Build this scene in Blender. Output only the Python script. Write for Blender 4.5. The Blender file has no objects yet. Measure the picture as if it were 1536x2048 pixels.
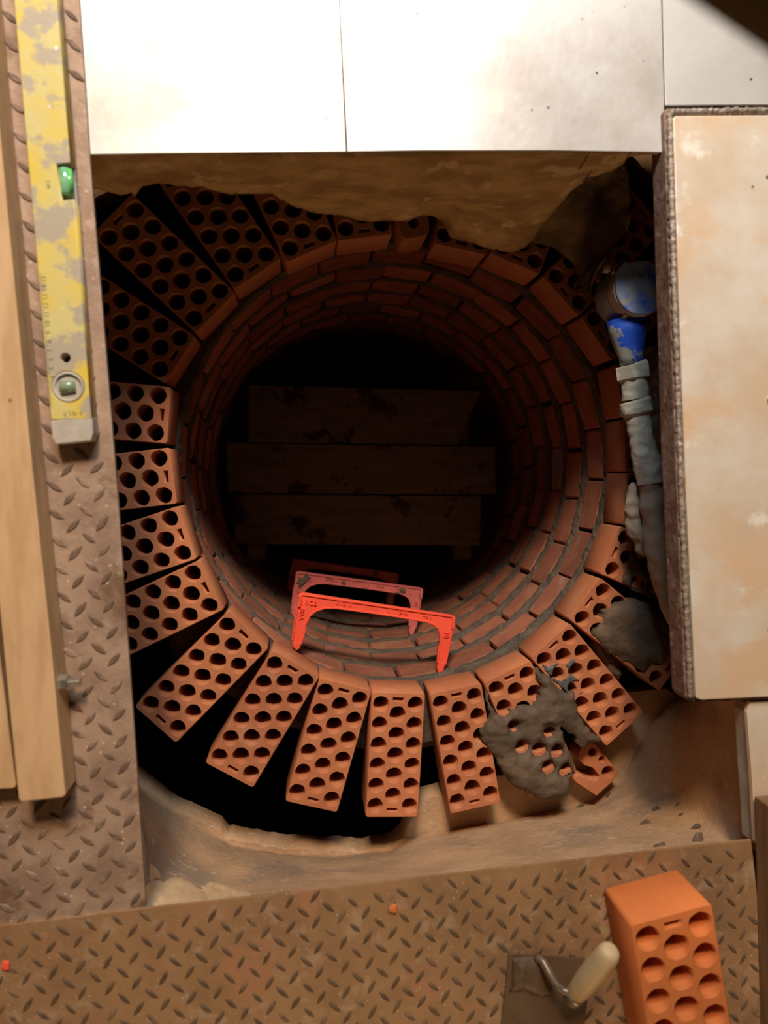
import bpy, bmesh, math, random
from mathutils import Vector, Matrix, Quaternion, noise
from mathutils.geometry import intersect_point_line
random.seed(7)
S = bpy.context.scene
COL = S.collection
PI = math.pi

# ---------------------------------------------------------------- camera
F = 1400.0; CX, CY = 768.0, 1024.0; HC = 1.0
NAD = Vector(((600-CX)/F, -(950-CY)/F, -1.0)).normalized()
QC = NAD.rotation_difference(Vector((0, 0, -1)))
cam = bpy.data.cameras.new('camera'); camo = bpy.data.objects.new('camera', cam); COL.objects.link(camo)
cam.sensor_fit = 'HORIZONTAL'; cam.sensor_width = 36; cam.lens = 36*F/1536
cam.clip_start = .01
cam.dof.use_dof = True; cam.dof.focus_distance = 1.38; cam.dof.aperture_fstop = 3.4
camo.location = (0, 0, HC); camo.rotation_mode = 'QUATERNION'; camo.rotation_quaternion = QC
S.camera = camo
# ---------------------------------------------------------------- world, light, exposure
w = bpy.data.worlds.new('world'); S.world = w; w.use_nodes = True
w.node_tree.nodes['Background'].inputs[0].default_value = (.50, .36, .24, 1)
w.node_tree.nodes['Background'].inputs[1].default_value = .025
def area(name, loc, target, sx, sy, power, color):
    l = bpy.data.lights.new(name, 'AREA'); l.shape = 'RECTANGLE'; l.size = sx; l.size_y = sy
    l.energy = power; l.color = color
    o = bpy.data.objects.new(name, l); COL.objects.link(o); o.location = loc
    o.rotation_mode = 'QUATERNION'
    o.rotation_quaternion = (Vector(target)-Vector(loc)).to_track_quat('-Z', 'Y')
    return o
area('daylight_window', (.08, 1.75, 1.35), (.15, .25, -.2), .9, .5, 38, (.84, .93, 1.0))
area('warm_work_lamp', (-.35, 3.2, 3.1), (.3, -.5, 0), .6, .6, 180, (1.0, .72, .46))
area('warm_far_bulb', (.3, -2.3, .62), (.1, .2, -.1), .4, .4, 10, (1.0, .62, .30))
S.view_settings.view_transform = 'Standard'; S.view_settings.look = 'None'
S.view_settings.exposure = 0.0; S.view_settings.gamma = 1.0; S.view_settings.use_curve_mapping = False

# ---------------------------------------------------------------- helpers
def ray(px, py):
    return QC @ Vector(((px-CX)/F, -(py-CY)/F, -1.0))
def W(px, py, z):                       # photograph pixel -> point of the plane z
    d = ray(px, py); t = (z-HC)/d.z
    return Vector((d.x*t, d.y*t, z))
def PV(px, py, Y0):                     # photograph pixel -> point of the upright plane y = Y0
    d = ray(px, py); m, c = Y0; t = c/(d.y-m*d.x)
    return Vector((d.x*t, d.y*t, HC+d.z*t))
def nz(x, y, z, s=1.0):
    return noise.noise(Vector((x*s, y*s, z*s)))
def link(name, me, m=None, parent=None, smooth=False):
    o = bpy.data.objects.new(name, me); COL.objects.link(o)
    if m is not None and len(me.materials) == 0: me.materials.append(m)
    if parent: o.parent = parent
    if smooth:
        for p in me.polygons: p.use_smooth = True
    return o
def tag(o, label=None, cat=None, group=None, kind=None):
    if label: o['label'] = label
    if cat: o['category'] = cat
    if group: o['group'] = group
    if kind: o['kind'] = kind
    return o
def empty(name, loc=(0, 0, 0)):
    o = bpy.data.objects.new(name, None); COL.objects.link(o); o.location = loc; o.empty_display_size = .02
    return o
def me_from(bm, name='mesh'):
    me = bpy.data.meshes.new(name); bmesh.ops.recalc_face_normals(bm, faces=bm.faces[:]); bm.to_mesh(me); bm.free(); return me
def prism(pts, z0, z1, bev=0.0, seg=2):  # pts: xy loop, z0 < z1
    bm = bmesh.new()
    b = [bm.verts.new((p[0], p[1], z0)) for p in pts]; t = [bm.verts.new((p[0], p[1], z1)) for p in pts]
    bm.faces.new(b[::-1]); bm.faces.new(t)
    n = len(pts)
    for i in range(n): bm.faces.new((b[i], b[(i+1) % n], t[(i+1) % n], t[i]))
    if bev: bmesh.ops.bevel(bm, geom=bm.edges[:], offset=bev, segments=seg, affect='EDGES', profile=.6)
    return me_from(bm)
def pxprism(pxs, z0, z1, bev=0.0, zref=None):
    return prism([W(x, y, z1 if zref is None else zref) for x, y in pxs], z0, z1, bev)
def fill(outer, holes, thick, bev=0.0, res=1):   # filled outline with holes, top at z=0
    cu = bpy.data.curves.new('c', 'CURVE'); cu.dimensions = '2D'; cu.fill_mode = 'BOTH'
    for loop in [outer]+holes:
        sp = cu.splines.new('POLY'); sp.points.add(len(loop)-1)
        for i, p in enumerate(loop): sp.points[i].co = (p[0], p[1], 0, 1)
        sp.use_cyclic_u = True
    cu.extrude = thick/2-bev; cu.bevel_depth = bev; cu.offset = -bev; cu.bevel_resolution = res-1
    o = bpy.data.objects.new('c', cu); COL.objects.link(o)
    dg = bpy.context.evaluated_depsgraph_get()
    me = bpy.data.meshes.new_from_object(o.evaluated_get(dg))
    bpy.data.objects.remove(o); bpy.data.curves.remove(cu)
    me.transform(Matrix.Translation((0, 0, -thick/2))); me.materials.clear()
    return me
def text_mesh(s, size, ext=.0004):
    cu = bpy.data.curves.new('t', 'FONT'); cu.body = s; cu.size = size; cu.extrude = ext
    cu.align_x = 'CENTER'; cu.align_y = 'CENTER'; cu.resolution_u = 2
    o = bpy.data.objects.new('t', cu); COL.objects.link(o)
    dg = bpy.context.evaluated_depsgraph_get()
    me = bpy.data.meshes.new_from_object(o.evaluated_get(dg))
    bpy.data.objects.remove(o); bpy.data.curves.remove(cu); me.materials.clear()
    return me
def joined(items):                      # [(mesh, matrix)] -> one mesh
    bm = bmesh.new()
    for me, mx in items:
        t = me.copy(); t.transform(mx); bm.from_mesh(t); bpy.data.meshes.remove(t)
    me = bpy.data.meshes.new('mesh'); bm.to_mesh(me); bm.free(); return me
def tube(path, radii, n=16, amp=0.0, sc=60, caps=True, facet=False):
    bm = bmesh.new(); rings = []
    P = [Vector(p) for p in path]
    ref = Vector((0, 0, 1))
    for i, p in enumerate(P):
        d = (P[min(i+1, len(P)-1)]-P[max(i-1, 0)]).normalized()
        if d.length < .5: d = Vector((0, 0, 1))
        r_ = ref if abs(d.dot(ref)) < .95 else Vector((0, 1, 0))
        u = d.cross(r_).normalized(); v = u.cross(d).normalized()
        ring = []
        for k in range(n):
            a = 2*PI*k/n; q = p+(u*math.cos(a)+v*math.sin(a))*radii[i]
            if amp: q += (u*math.cos(a)+v*math.sin(a))*amp*nz(q.x, q.y, q.z, sc)
            ring.append(bm.verts.new(q))
        rings.append(ring)
    for i in range(len(P)-1):
        for k in range(n):
            bm.faces.new((rings[i][k], rings[i][(k+1) % n], rings[i+1][(k+1) % n], rings[i+1][k]))
    if caps: bm.faces.new(rings[0][::-1]); bm.faces.new(rings[-1])
    return me_from(bm)
def lathe(c, prof, n=40):
    bm = bmesh.new(); rings = []
    for r, z in prof: rings.append([bm.verts.new((c[0]+r*math.cos(2*PI*k/n), c[1]+r*math.sin(2*PI*k/n), z)) for k in range(n)])
    for i in range(len(prof)-1):
        for k in range(n): bm.faces.new((rings[i][k], rings[i][(k+1) % n], rings[i+1][(k+1) % n], rings[i+1][k]))
    bm.faces.new(rings[0]); bm.faces.new(rings[-1])
    return me_from(bm)
def box_between(a, b, wid, h, z0):      # plank from xy a to xy b
    a = Vector(a[:2]); b = Vector(b[:2]); d = (b-a).normalized(); n_ = Vector((-d.y, d.x))*wid/2
    return prism([a-n_, b-n_, b+n_, a+n_], z0, z0+h)
def inside(p, poly):
    c = False; n = len(poly); x, y = p[0], p[1]; j = n-1
    for i in range(n):
        xi, yi = poly[i][0], poly[i][1]; xj, yj = poly[j][0], poly[j][1]
        if (yi > y) != (yj > y) and x < (xj-xi)*(y-yi)/(yj-yi)+xi: c = not c
        j = i
    return c
def edist(p, poly):
    m = 9; n = len(poly)
    for i in range(n):
        a = Vector(poly[i][:2]); b = Vector(poly[(i+1) % n][:2]); ab = b-a
        t = max(0, min(1, (Vector(p[:2])-a).dot(ab)/max(ab.length_squared, 1e-12)))
        m = min(m, (Vector(p[:2])-a-ab*t).length)
    return m
def blob(pxpoly, z, h, cell=.004, rise=.02, rough=.004, holes=(), skirt=.004, jag=.004, seed=0.0, sc=45):
    """a lump of wet mortar lying on the plane z: a height field inside an outline"""
    poly = [W(x, y, z) for x, y in pxpoly]
    hs = [(W(x, y, z), r) for x, y, r in holes]
    x0 = min(p.x for p in poly)-jag; x1 = max(p.x for p in poly)+jag; y0 = min(p.y for p in poly)-jag; y1 = max(p.y for p in poly)+jag
    nx = int((x1-x0)/cell)+2; ny = int((y1-y0)/cell)+2
    bm = bmesh.new(); V = {}
    for i in range(nx):
        for j in range(ny):
            x = x0+i*cell; y = y0+j*cell
            qx = x+jag*nz(x+seed, y, 3.1, 70)+jag*.6*nz(x, y+seed, 7.7, 190); qy = y+jag*nz(x, y+seed, 9.2, 70)
            if not inside((qx, qy), poly): continue
            d = edist((qx, qy), poly); ok = True
            for hc, r in hs:
                dd = (Vector((qx, qy))-hc.xy).length-r
                if dd < 0: ok = False; break
                d = min(d, dd*1.2)
            if not ok: continue
            t = min(1, d/rise); t = t*(2-t)
            zz = z+h*t*(.8+.35*nz(x+seed, y, 0, 14))+rough*t*(nz(x, y+seed, 1, sc)+.6*nz(x, y, 2+seed, sc*2.6))+.0006
            V[i, j] = bm.verts.new((x, y, zz))
    for i in range(nx-1):
        for j in range(ny-1):
            k = [(i, j), (i+1, j), (i+1, j+1), (i, j+1)]; vs = [V[q] for q in k if q in V]
            if len(vs) >= 3: bm.faces.new(vs)
    bmesh.ops.delete(bm, geom=[v for v in bm.verts if not v.link_faces], context='VERTS')
    be = [e for e in bm.edges if len(e.link_faces) == 1]
    r = bmesh.ops.extrude_edge_only(bm, edges=be)
    for v in r['geom']:
        if isinstance(v, bmesh.types.BMVert): v.co.z = z-skirt
    return me_from(bm)

# ---------------------------------------------------------------- materials
def mat(name, c1, c2, scale=8, rough=.8, bump=.2, bscale=80, metal=0.0, c3=None, s3=3, t3=(.55, .65), vary=0.0,
        spots=None, spot_scale=60, spot_t=.12, lo=.35, hi=.65, coord='Object', spec=.3, stretch=None, bdist=.002, rough2=None, c4=None, s4=20, t4=(.6, .7)):
    m = bpy.data.materials.new(name); m.use_nodes = True; nt = m.node_tree; N = nt.nodes; L = nt.links
    bs = N['Principled BSDF']; bs.inputs['Roughness'].default_value = rough; bs.inputs['Metallic'].default_value = metal
    bs.inputs['Specular IOR Level'].default_value = spec
    tc = N.new('ShaderNodeTexCoord'); co = tc.outputs['Object']
    oi = N.new('ShaderNodeObjectInfo')
    ad = N.new('ShaderNodeVectorMath'); ad.operation = 'MULTIPLY_ADD'
    cmb = N.new('ShaderNodeCombineXYZ')
    for k in range(3): L.new(oi.outputs['Random'], cmb.inputs[k])
    L.new(cmb.outputs[0], ad.inputs[0]); ad.inputs[1].default_value = (17, 23, 31); L.new(co, ad.inputs[2]); co = ad.outputs[0]
    if stretch:
        mp = N.new('ShaderNodeMapping'); mp.inputs['Scale'].default_value = stretch
        mp.inputs['Rotation'].default_value = (0, 0, 0); L.new(co, mp.inputs[0]); cos = mp.outputs[0]
    else: cos = co
    def nzn(s, det=6, c=None, ro=.6):
        n = N.new('ShaderNodeTexNoise'); n.inputs['Scale'].default_value = s; n.inputs['Detail'].default_value = det; n.inputs['Roughness'].default_value = ro
        L.new(c or co, n.inputs['Vector']); return n.outputs['Fac']
    def rng(v, a, b):
        r = N.new('ShaderNodeMapRange'); r.inputs[1].default_value = a; r.inputs[2].default_value = b; r.interpolation_type = 'SMOOTHSTEP'; L.new(v, r.inputs[0]); return r.outputs[0]
    def mix(f, a, b):
        x = N.new('ShaderNodeMix'); x.data_type = 'RGBA'; L.new(f, x.inputs[0])
        for k, v in ((6, a), (7, b)):
            if isinstance(v, tuple): x.inputs[k].default_value = (*v, 1)
            else: L.new(v, x.inputs[k])
        return x.outputs[2]
    c = mix(rng(nzn(scale, 8, cos), lo, hi), c1, c2)
    if c3: c = mix(rng(nzn(s3, 7), *t3), c, c3)
    if c4: c = mix(rng(nzn(s4, 5), *t4), c, c4)
    if spots:
        vo = N.new('ShaderNodeTexVoronoi'); vo.inputs['Scale'].default_value = spot_scale; L.new(co, vo.inputs['Vector'])
        r = N.new('ShaderNodeMapRange'); r.inputs[1].default_value = spot_t; r.inputs[2].default_value = spot_t*.6; L.new(vo.outputs['Distance'], r.inputs[0])
        gate = rng(nzn(spot_scale*.35, 2), .5, .6)
        mu = N.new('ShaderNodeMath'); mu.operation = 'MULTIPLY'; L.new(r.outputs[0], mu.inputs[0]); L.new(gate, mu.inputs[1])
        c = mix(mu.outputs[0], c, spots)
    if vary:
        mr = N.new('ShaderNodeMapRange'); mr.inputs[3].default_value = 1-vary; mr.inputs[4].default_value = 1+vary*.7; L.new(oi.outputs['Random'], mr.inputs[0])
        hs = N.new('ShaderNodeHueSaturation'); L.new(mr.outputs[0], hs.inputs['Value']); L.new(c, hs.inputs['Color']); c = hs.outputs[0]
    L.new(c, bs.inputs['Base Color'])
    if rough2 is not None:
        mr = N.new('ShaderNodeMapRange'); mr.inputs[3].default_value = rough; mr.inputs[4].default_value = rough2; L.new(nzn(scale*1.7, 6), mr.inputs[0]); L.new(mr.outputs[0], bs.inputs['Roughness'])
    if bump:
        b = N.new('ShaderNodeBump'); b.inputs['Strength'].default_value = bump; b.inputs['Distance'].default_value = bdist
        L.new(nzn(bscale, 8, cos), b.inputs['Height']); L.new(b.outputs[0], bs.inputs['Normal'])
    return m
M = {}
M['brick'] = mat('brick', (.52, .195, .085), (.44, .155, .072), 9, .85, .25, 160, vary=.14, c3=(.50, .22, .12), s3=14, t3=(.56, .72), c4=(.55, .38, .27), s4=30, t4=(.66, .8))
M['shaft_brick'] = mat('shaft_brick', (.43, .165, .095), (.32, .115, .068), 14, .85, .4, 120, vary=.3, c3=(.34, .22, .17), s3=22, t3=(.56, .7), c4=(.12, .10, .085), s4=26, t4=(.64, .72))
M['grey_brick'] = mat('grey_stained_brick', (.40, .29, .25), (.26, .18, .16), 14, .85, .3, 140)
M['new_brick'] = mat('orange_brick', (.66, .20, .055), (.60, .175, .050), 12, .8, .15, 160)
M['mortar'] = mat('mortar', (.135, .108, .08), (.085, .068, .052), 30, .85, .8, 70, bdist=.004, c3=(.17, .145, .115), s3=60, t3=(.6, .7))
M['wet_mortar'] = mat('wet_mortar', (.145, .10, .068), (.09, .064, .044), 26, .7, .7, 55, bdist=.005)
M['concrete'] = mat('concrete', (.56, .37, .22), (.42, .27, .16), 7, .9, .8, 70, bdist=.003, c3=(.30, .225, .16), s3=4, t3=(.5, .65), spots=(.62, .50, .36), spot_scale=80, spot_t=.16, c4=(.54, .40, .27), s4=60, t4=(.56, .7))
M['slab'] = mat('broken_slab', (.60, .40, .18), (.38, .24, .105), 12, .95, .9, 40, bdist=.008, c3=(.66, .48, .26), s3=20, t3=(.55, .65), stretch=(1, 1, 2.2))
M['earth'] = mat('earth', (.26, .17, .085), (.13, .085, .045), 18, .95, .9, 45, bdist=.008)
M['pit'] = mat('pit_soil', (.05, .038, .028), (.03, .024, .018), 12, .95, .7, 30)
M['plate'] = mat('checker_plate', (.34, .195, .095), (.27, .152, .072), 11, .55, .45, 120, metal=.15, c3=(.38, .25, .15), s3=26, t3=(.52, .68), spots=(.55, .42, .30), spot_scale=110, spot_t=.16, spec=.45, rough2=.75, c4=(.36, .18, .09), s4=7, t4=(.56, .66))
M['plate_left'] = mat('left_checker_plate', (.41, .28, .195), (.28, .18, .125), 13, .5, .5, 110, metal=.15, c3=(.40, .285, .21), s3=28, t3=(.52, .66), spots=(.6, .5, .42), spot_scale=90, spot_t=.18, spec=.5, rough2=.75, c4=(.19, .105, .06), s4=8, t4=(.58, .68))
M['lug'] = mat('worn_lug', (.085, .052, .028), (.125, .078, .044), 60, .7, .3, 160, metal=.0, spec=.3, c3=(.20, .125, .075), s3=18, t3=(.54, .66))
M['lug_left'] = mat('left_worn_lug', (.17, .108, .072), (.13, .082, .055), 60, .7, .3, 160, metal=.0, spec=.3, c3=(.28, .19, .13), s3=18, t3=(.5, .64))
M['sheet'] = mat('white_metal_sheet', (.64, .62, .60), (.47, .42, .38), 4, .33, .12, 60, metal=.4, spots=(.10, .09, .08), spot_scale=42, spot_t=.11, spec=.5, c3=(.80, .68, .50), s3=7, t3=(.60, .72), lo=.45, hi=.75, rough2=.6)
M['panel'] = mat('stained_metal_panel', (.78, .72, .63), (.68, .53, .38), 4.5, .4, .12, 60, metal=.2, spots=(.16, .13, .10), spot_scale=20, spot_t=.08, spec=.5, c3=(.74, .53, .35), s3=6, t3=(.50, .66), c4=(.88, .83, .72), s4=11, t4=(.60, .70), rough2=.55)
M['rust'] = mat('rusty_edge', (.17, .09, .065), (.28, .19, .15), 40, .7, .6, 120, metal=.2, c3=(.36, .29, .25), s3=45, t3=(.56, .66))
M['weld'] = mat('weld', (.40, .33, .27), (.20, .15, .12), 120, .45, .9, 200, metal=.3, spec=.6)
M['wood'] = mat('pine', (.62, .40, .215), (.52, .32, .165), 9, .6, .15, 60, stretch=(6, 1, 6), c3=(.46, .28, .15), s3=9, t3=(.6, .75), spots=(.25, .13, .07), spot_scale=22, spot_t=.09)
M['dark_wood'] = mat('dark_timber', (.22, .13, .065), (.15, .085, .040), 9, .7, .3, 60, stretch=(8, 1, 8))
M['board'] = mat('dirty_board', (.22, .19, .11), (.16, .135, .08), 8, .8, .3, 60, stretch=(1, 6, 6), c3=(.045, .03, .022), s3=8, t3=(.56, .62), spots=(.03, .022, .018), spot_scale=40, spot_t=.2)
M['handle'] = mat('trowel_handle', (.62, .46, .26), (.54, .38, .20), 14, .55, .1, 60)
M['step'] = mat('red_step', (.95, .115, .060), (.85, .095, .050), 20, .5, .2, 120, spec=.4)
M['step_old'] = mat('faded_step', (.70, .17, .15), (.56, .14, .13), 20, .6, .3, 120, c3=(.10, .075, .06), s3=24, t3=(.60, .63))
M['yellow'] = mat('worn_yellow_paint', (.66, .48, .06), (.58, .50, .20), 16, .45, .15, 90, c3=(.40, .34, .25), s3=20, t3=(.49, .57), spots=(.9, .9, .85), spot_scale=36, spot_t=.1, spec=.5)
M['level_side'] = mat('level_side', (.42, .38, .20), (.30, .26, .16), 20, .4, .1, 60, metal=.3)
M['grey_plastic'] = mat('grey_plastic', (.52, .47, .40), (.40, .34, .28), 18, .6, .2, 80)
M['ink'] = mat('dark_ink', (.12, .09, .05), (.20, .15, .08), 60, .7, 0)
M['black'] = mat('black_recess', (.015, .012, .01), (.02, .018, .015), 30, .9, 0)
M['vial'] = mat('green_vial', (.14, .42, .20), (.26, .50, .32), 40, .12, 0, spec=.6)
M['vial_dull'] = mat('dull_green_vial', (.20, .27, .17), (.30, .36, .25), 60, .2, 0, spec=.6)
M['bright_green'] = mat('bright_green_liquid', (.10, .58, .10), (.12, .50, .12), 40, .15, 0, spec=.6)
M['zinc'] = mat('zinc', (.60, .58, .52), (.45, .42, .36), 60, .25, .1, 90, metal=.8, spec=.6)
M['lid'] = mat('dusty_blue_lid', (.26, .33, .43), (.19, .26, .47), 14, .55, .3, 90, c3=(.04, .12, .62), s3=13, t3=(.56, .66), c4=(.28, .29, .27), s4=24, t4=(.56, .7))
M['meter'] = mat('dusty_meter_body', (.34, .34, .32), (.23, .25, .32), 22, .65, .4, 90, c3=(.035, .09, .55), s3=20, t3=(.62, .68))
M['neck'] = mat('blue_brass_neck', (.32, .34, .32), (.24, .26, .26), 22, .6, .4, 90, c3=(.02, .10, .68), s3=22, t3=(.47, .52))
M['pipe'] = mat('limescaled_pipe', (.56, .55, .48), (.40, .395, .35), 30, .75, .7, 70, bdist=.004, c3=(.56, .57, .52), s3=40, t3=(.58, .66))
M['wrap'] = mat('grey_wrap', (.40, .33, .26), (.30, .245, .19), 18, .85, .7, 50, bdist=.005)
M['plaster'] = mat('plaster', (.66, .48, .29), (.55, .39, .22), 20, .9, .5, 60, bdist=.003)
M['gravel'] = mat('rough_mortar', (.16, .165, .165), (.09, .09, .09), 45, .9, 1, 60, bdist=.01, c3=(.26, .27, .27), s3=60, t3=(.6, .66))
M['trowel'] = mat('muddy_steel', (.135, .082, .045), (.10, .060, .033), 20, .6, .3, 60, metal=.1)
M['steel'] = mat('dirty_steel', (.28, .21, .15), (.20, .15, .11), 30, .4, .3, 90, metal=.5)
M['brown'] = mat('near_lens_brown', (.10, .060, .026), (.08, .050, .022), 8, .8, .1, 30)

# ---------------------------------------------------------------- dimensions
ZR = -.34; BH = .088; BL = .25; BW = .107; PITCH = .118; ZF = ZR-BH-.004
import numpy as np
RP = [W(x, y, ZR).xy for x, y in ((797, 1385), (691, 1369), (592, 1326), (497, 1259), (424, 1169), (376, 1064), (347, 951), (339, 831), (360, 720), (432, 625), (515, 549), (624, 503), (731, 476),
      (831, 474), (920, 499), (1030, 528), (1120, 593), (1192, 678), (1238, 782), (1249, 890), (1246, 997), (1219, 1100), (1168, 1196), (1100, 1280), (1015, 1343), (911, 1377))]
_a = np.array([[2*p.x, 2*p.y, 1] for p in RP]); _b = np.array([p.x**2+p.y**2 for p in RP])
_c = np.linalg.lstsq(_a, _b, rcond=None)[0]
ctr = Vector((float(_c[0]), float(_c[1]))); RIN = float(np.sqrt(_c[2]+_c[0]**2+_c[1]**2))+.001

# ---------------------------------------------------------------- setting
# excavated concrete floor, with the irregular pit broken through it
hole_px = [(200, 1500), (275, 1563), (330, 1608), (360, 1625), (395, 1640), (437, 1658), (452, 1676), (500, 1684), (560, 1697), (605, 1694), (640, 1704), (680, 1700), (730, 1704),
           (770, 1695), (790, 1690), (806, 1676), (815, 1650), (850, 1600), (960, 1560), (1110, 1520), (1190, 1470), (1250, 1385), (1330, 1376), (1365, 1398), (1400, 1402), (1460, 1398), (1500, 1380),
           (1500, 1000), (1450, 500), (1200, 250), (500, 250), (140, 420), (60, 900), (90, 1300)]
outer = [(-1.5, -1.7), (1.9, -1.7), (1.9, 1.7), (-1.5, 1.7)]
hp = []
hw = [W(x, y, ZF) for x, y in hole_px]
for i in range(len(hw)):
    a, b = hw[i], hw[(i+1) % len(hw)]; n = max(1, int((b-a).length/.012))
    for k in range(n):
        p = a.lerp(b, k/n); hp.append((p.x+.005*nz(p.x, p.y, 0, 60), p.y+.005*nz(p.x, p.y, 5, 60)))
fl = link('floor', fill(outer, [hp], .06, .001), M['concrete']); fl.location.z = ZF; tag(fl, kind='structure')
bank = [((255, 1553), (272, 1580), -.16), ((300, 1594), (287, 1680), -.09), ((348, 1626), (290, 1755), -.06), ((398, 1652), (296, 1822), -.05), ((462, 1690), (430, 1815), -.05), ((560, 1708), (600, 1797), -.05), ((680, 1711), (760, 1777), -.05), ((780, 1702), (880, 1764), -.05), ((835, 1672), (960, 1755), -.05), ((950, 1652), (1060, 1743), -.05),
        ((1080, 1628), (1180, 1732), -.06), ((1185, 1603), (1330, 1714), -.045),
        ((1247, 1552), (1530, 1705), -.045), ((1285, 1478), (1530, 1600), -.045), ((1312, 1432), (1515, 1480), -.045), ((1345, 1398), (1505, 1422), -.045), ((1375, 1384), (1470, 1375), -.045)]
bm = bmesh.new(); rows = []
NBK = 170
for i in range(NBK):
    s_ = (len(bank)-1)*i/(NBK-1); j = min(int(s_), len(bank)-2); f = s_-j
    lo_ = [bank[j][0][k]*(1-f)+bank[j+1][0][k]*f for k in (0, 1)]; hi_ = [bank[j][1][k]*(1-f)+bank[j+1][1][k]*f for k in (0, 1)]; zh = bank[j][2]*(1-f)+bank[j+1][2]*f
    row = [bm.verts.new(W(lo_[0], lo_[1], ZF)-Vector((0, 0, .03)))]
    for k in range(25):
        t = k/24; x = lo_[0]*(1-t)+hi_[0]*t; y = lo_[1]*(1-t)+hi_[1]*t; z = ZF+.0015+(zh-ZF)*t**.85
        q = W(x, y, z)
        if 0 < k < 24: q += Vector((nz(q.x, q.y, q.z, 12), nz(q.x, q.y, q.z+3, 12), 0))*.008+Vector((nz(q.x, q.y, q.z, 55), nz(q.x, q.y, q.z+3, 55), 0))*.003
        row.append(bm.verts.new(q))
    q = row[-1].co; row.append(bm.verts.new((q.x+.12*max(-1, min(1, (q.x-.1)*3)), q.y-.08, q.z)))
    rows.append(row)
for i in range(NBK-1):
    for k in range(len(rows[0])-1): bm.faces.new((rows[i][k], rows[i+1][k], rows[i+1][k+1], rows[i][k+1]))
from mathutils.bvhtree import BVHTree
for _ in range(14): bmesh.ops.smooth_vert(bm, verts=[rows[i][k] for i in range(1, NBK-1) for k in range(3, 25)], factor=.5, use_axis_x=True, use_axis_y=True, use_axis_z=True)
bank_tree = BVHTree.FromBMesh(bm)
bk = link('floor_bank', me_from(bm), M['concrete'], smooth=True); tag(bk, kind='structure')
def floor_z(px, py):
    h = bank_tree.ray_cast(Vector((0, 0, HC)), ray(px, py).normalized())
    return max(ZF, h[0].z) if h[0] is not None else ZF
def wallbox(name, x0, x1, y0, y1, z0, z1):
    o = link(name, prism([(x0, y0), (x1, y0), (x1, y1), (x0, y1)], z0, z1), M['pit']); tag(o, kind='structure'); return o
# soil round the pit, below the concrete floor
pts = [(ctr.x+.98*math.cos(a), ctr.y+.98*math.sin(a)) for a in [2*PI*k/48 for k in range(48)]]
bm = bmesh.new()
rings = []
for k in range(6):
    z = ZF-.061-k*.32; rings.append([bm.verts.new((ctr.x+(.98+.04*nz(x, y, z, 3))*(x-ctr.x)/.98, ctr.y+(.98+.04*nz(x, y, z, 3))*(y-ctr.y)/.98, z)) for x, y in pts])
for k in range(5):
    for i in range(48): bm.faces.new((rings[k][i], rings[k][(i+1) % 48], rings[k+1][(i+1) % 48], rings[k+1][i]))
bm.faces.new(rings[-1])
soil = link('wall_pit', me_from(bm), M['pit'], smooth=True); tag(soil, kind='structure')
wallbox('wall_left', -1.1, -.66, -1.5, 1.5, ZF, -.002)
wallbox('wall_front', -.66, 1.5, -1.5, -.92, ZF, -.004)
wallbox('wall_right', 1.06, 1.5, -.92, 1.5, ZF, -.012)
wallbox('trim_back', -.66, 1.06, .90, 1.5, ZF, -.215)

# broken edge of the concrete slab under the white sheets
_A = W(175, 306, -.004); _B = W(1326, 302, -.004); LM = (_B.y-_A.y)/(_B.x-_A.x)
def YL(x): return _A.y+LM*(x-_A.x)+.001
prof = [(90, 360), (180, 372), (215, 380), (240, 386), (262, 383), (270, 388), (285, 370), (320, 366), (360, 371), (400, 372), (450, 385), (500, 386), (545, 386), (562, 398), (590, 412), (625, 424), (660, 427), (700, 432),
        (735, 440), (780, 437), (815, 441), (840, 430), (868, 432), (885, 447), (900, 473), (930, 482), (965, 492), (1000, 500), (1025, 503), (1050, 494), (1065, 480), (1085, 446), (1100, 405), (1118, 372), (1150, 358), (1190, 350), (1225, 342), (1238, 330), (1252, 316), (1275, 311), (1322, 309)]
bm = bmesh.new(); NT = 14; cols = []
xs = []
for i in range(len(prof)-1):
    n = max(1, int((prof[i+1][0]-prof[i][0])/7))
    for k in range(n): xs.append((prof[i][0]+(prof[i+1][0]-prof[i][0])*k/n, prof[i][1]+(prof[i+1][1]-prof[i][1])*k/n))
xs.append(prof[-1])
for (x, y) in xs:
    y += 3*nz(x, 0, 0, .09)
    b = PV(x, y, (LM, YL(0)))
    if b.z < -.285: b = W(x, y, -.285)
    b.z = min(b.z, -.014); t = Vector((b.x, YL(b.x), -.010)); Y0 = t.y; col = []
    for k in range(NT+1):
        f = k/NT; q = t.lerp(b, f)
        if b.y < Y0-.001: q.y = Y0+(b.y-Y0)*f**1.6
        am = (math.sin(PI*min(1, f*1.15+.0))*.022 if f < .87 else .006)*min(1, (t.z-b.z)/.14)
        q.y -= max(0, .5+nz(q.x, q.z, 1, 9))*am*.6+.30*am*nz(q.x, q.z, 4, 34)
        col.append(bm.verts.new(q))
    for k in range(1, 6): col.append(bm.verts.new((b.x, b.y+(1.15-b.y)*k/5, b.z+(.01*nz(b.x, k, 2, 7) if b.z < -.05 else 0))))
    cols.append(col)
for i in range(len(cols)-1):
    for k in range(len(cols[0])-1): bm.faces.new((cols[i][k], cols[i+1][k], cols[i+1][k+1], cols[i][k+1]))
bot = [c[-1] for c in cols]
tb = [bm.verts.new((v.co.x, 1.15, -.010)) for v in bot]
for i in range(len(cols)-1):
    bm.faces.new((bot[i], bot[i+1], tb[i+1], tb[i])); bm.faces.new((tb[i], tb[i+1], cols[i+1][0], cols[i][0]))
slab = link('wall_back', me_from(bm), M['slab'], smooth=True); tag(slab, kind='structure')
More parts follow.
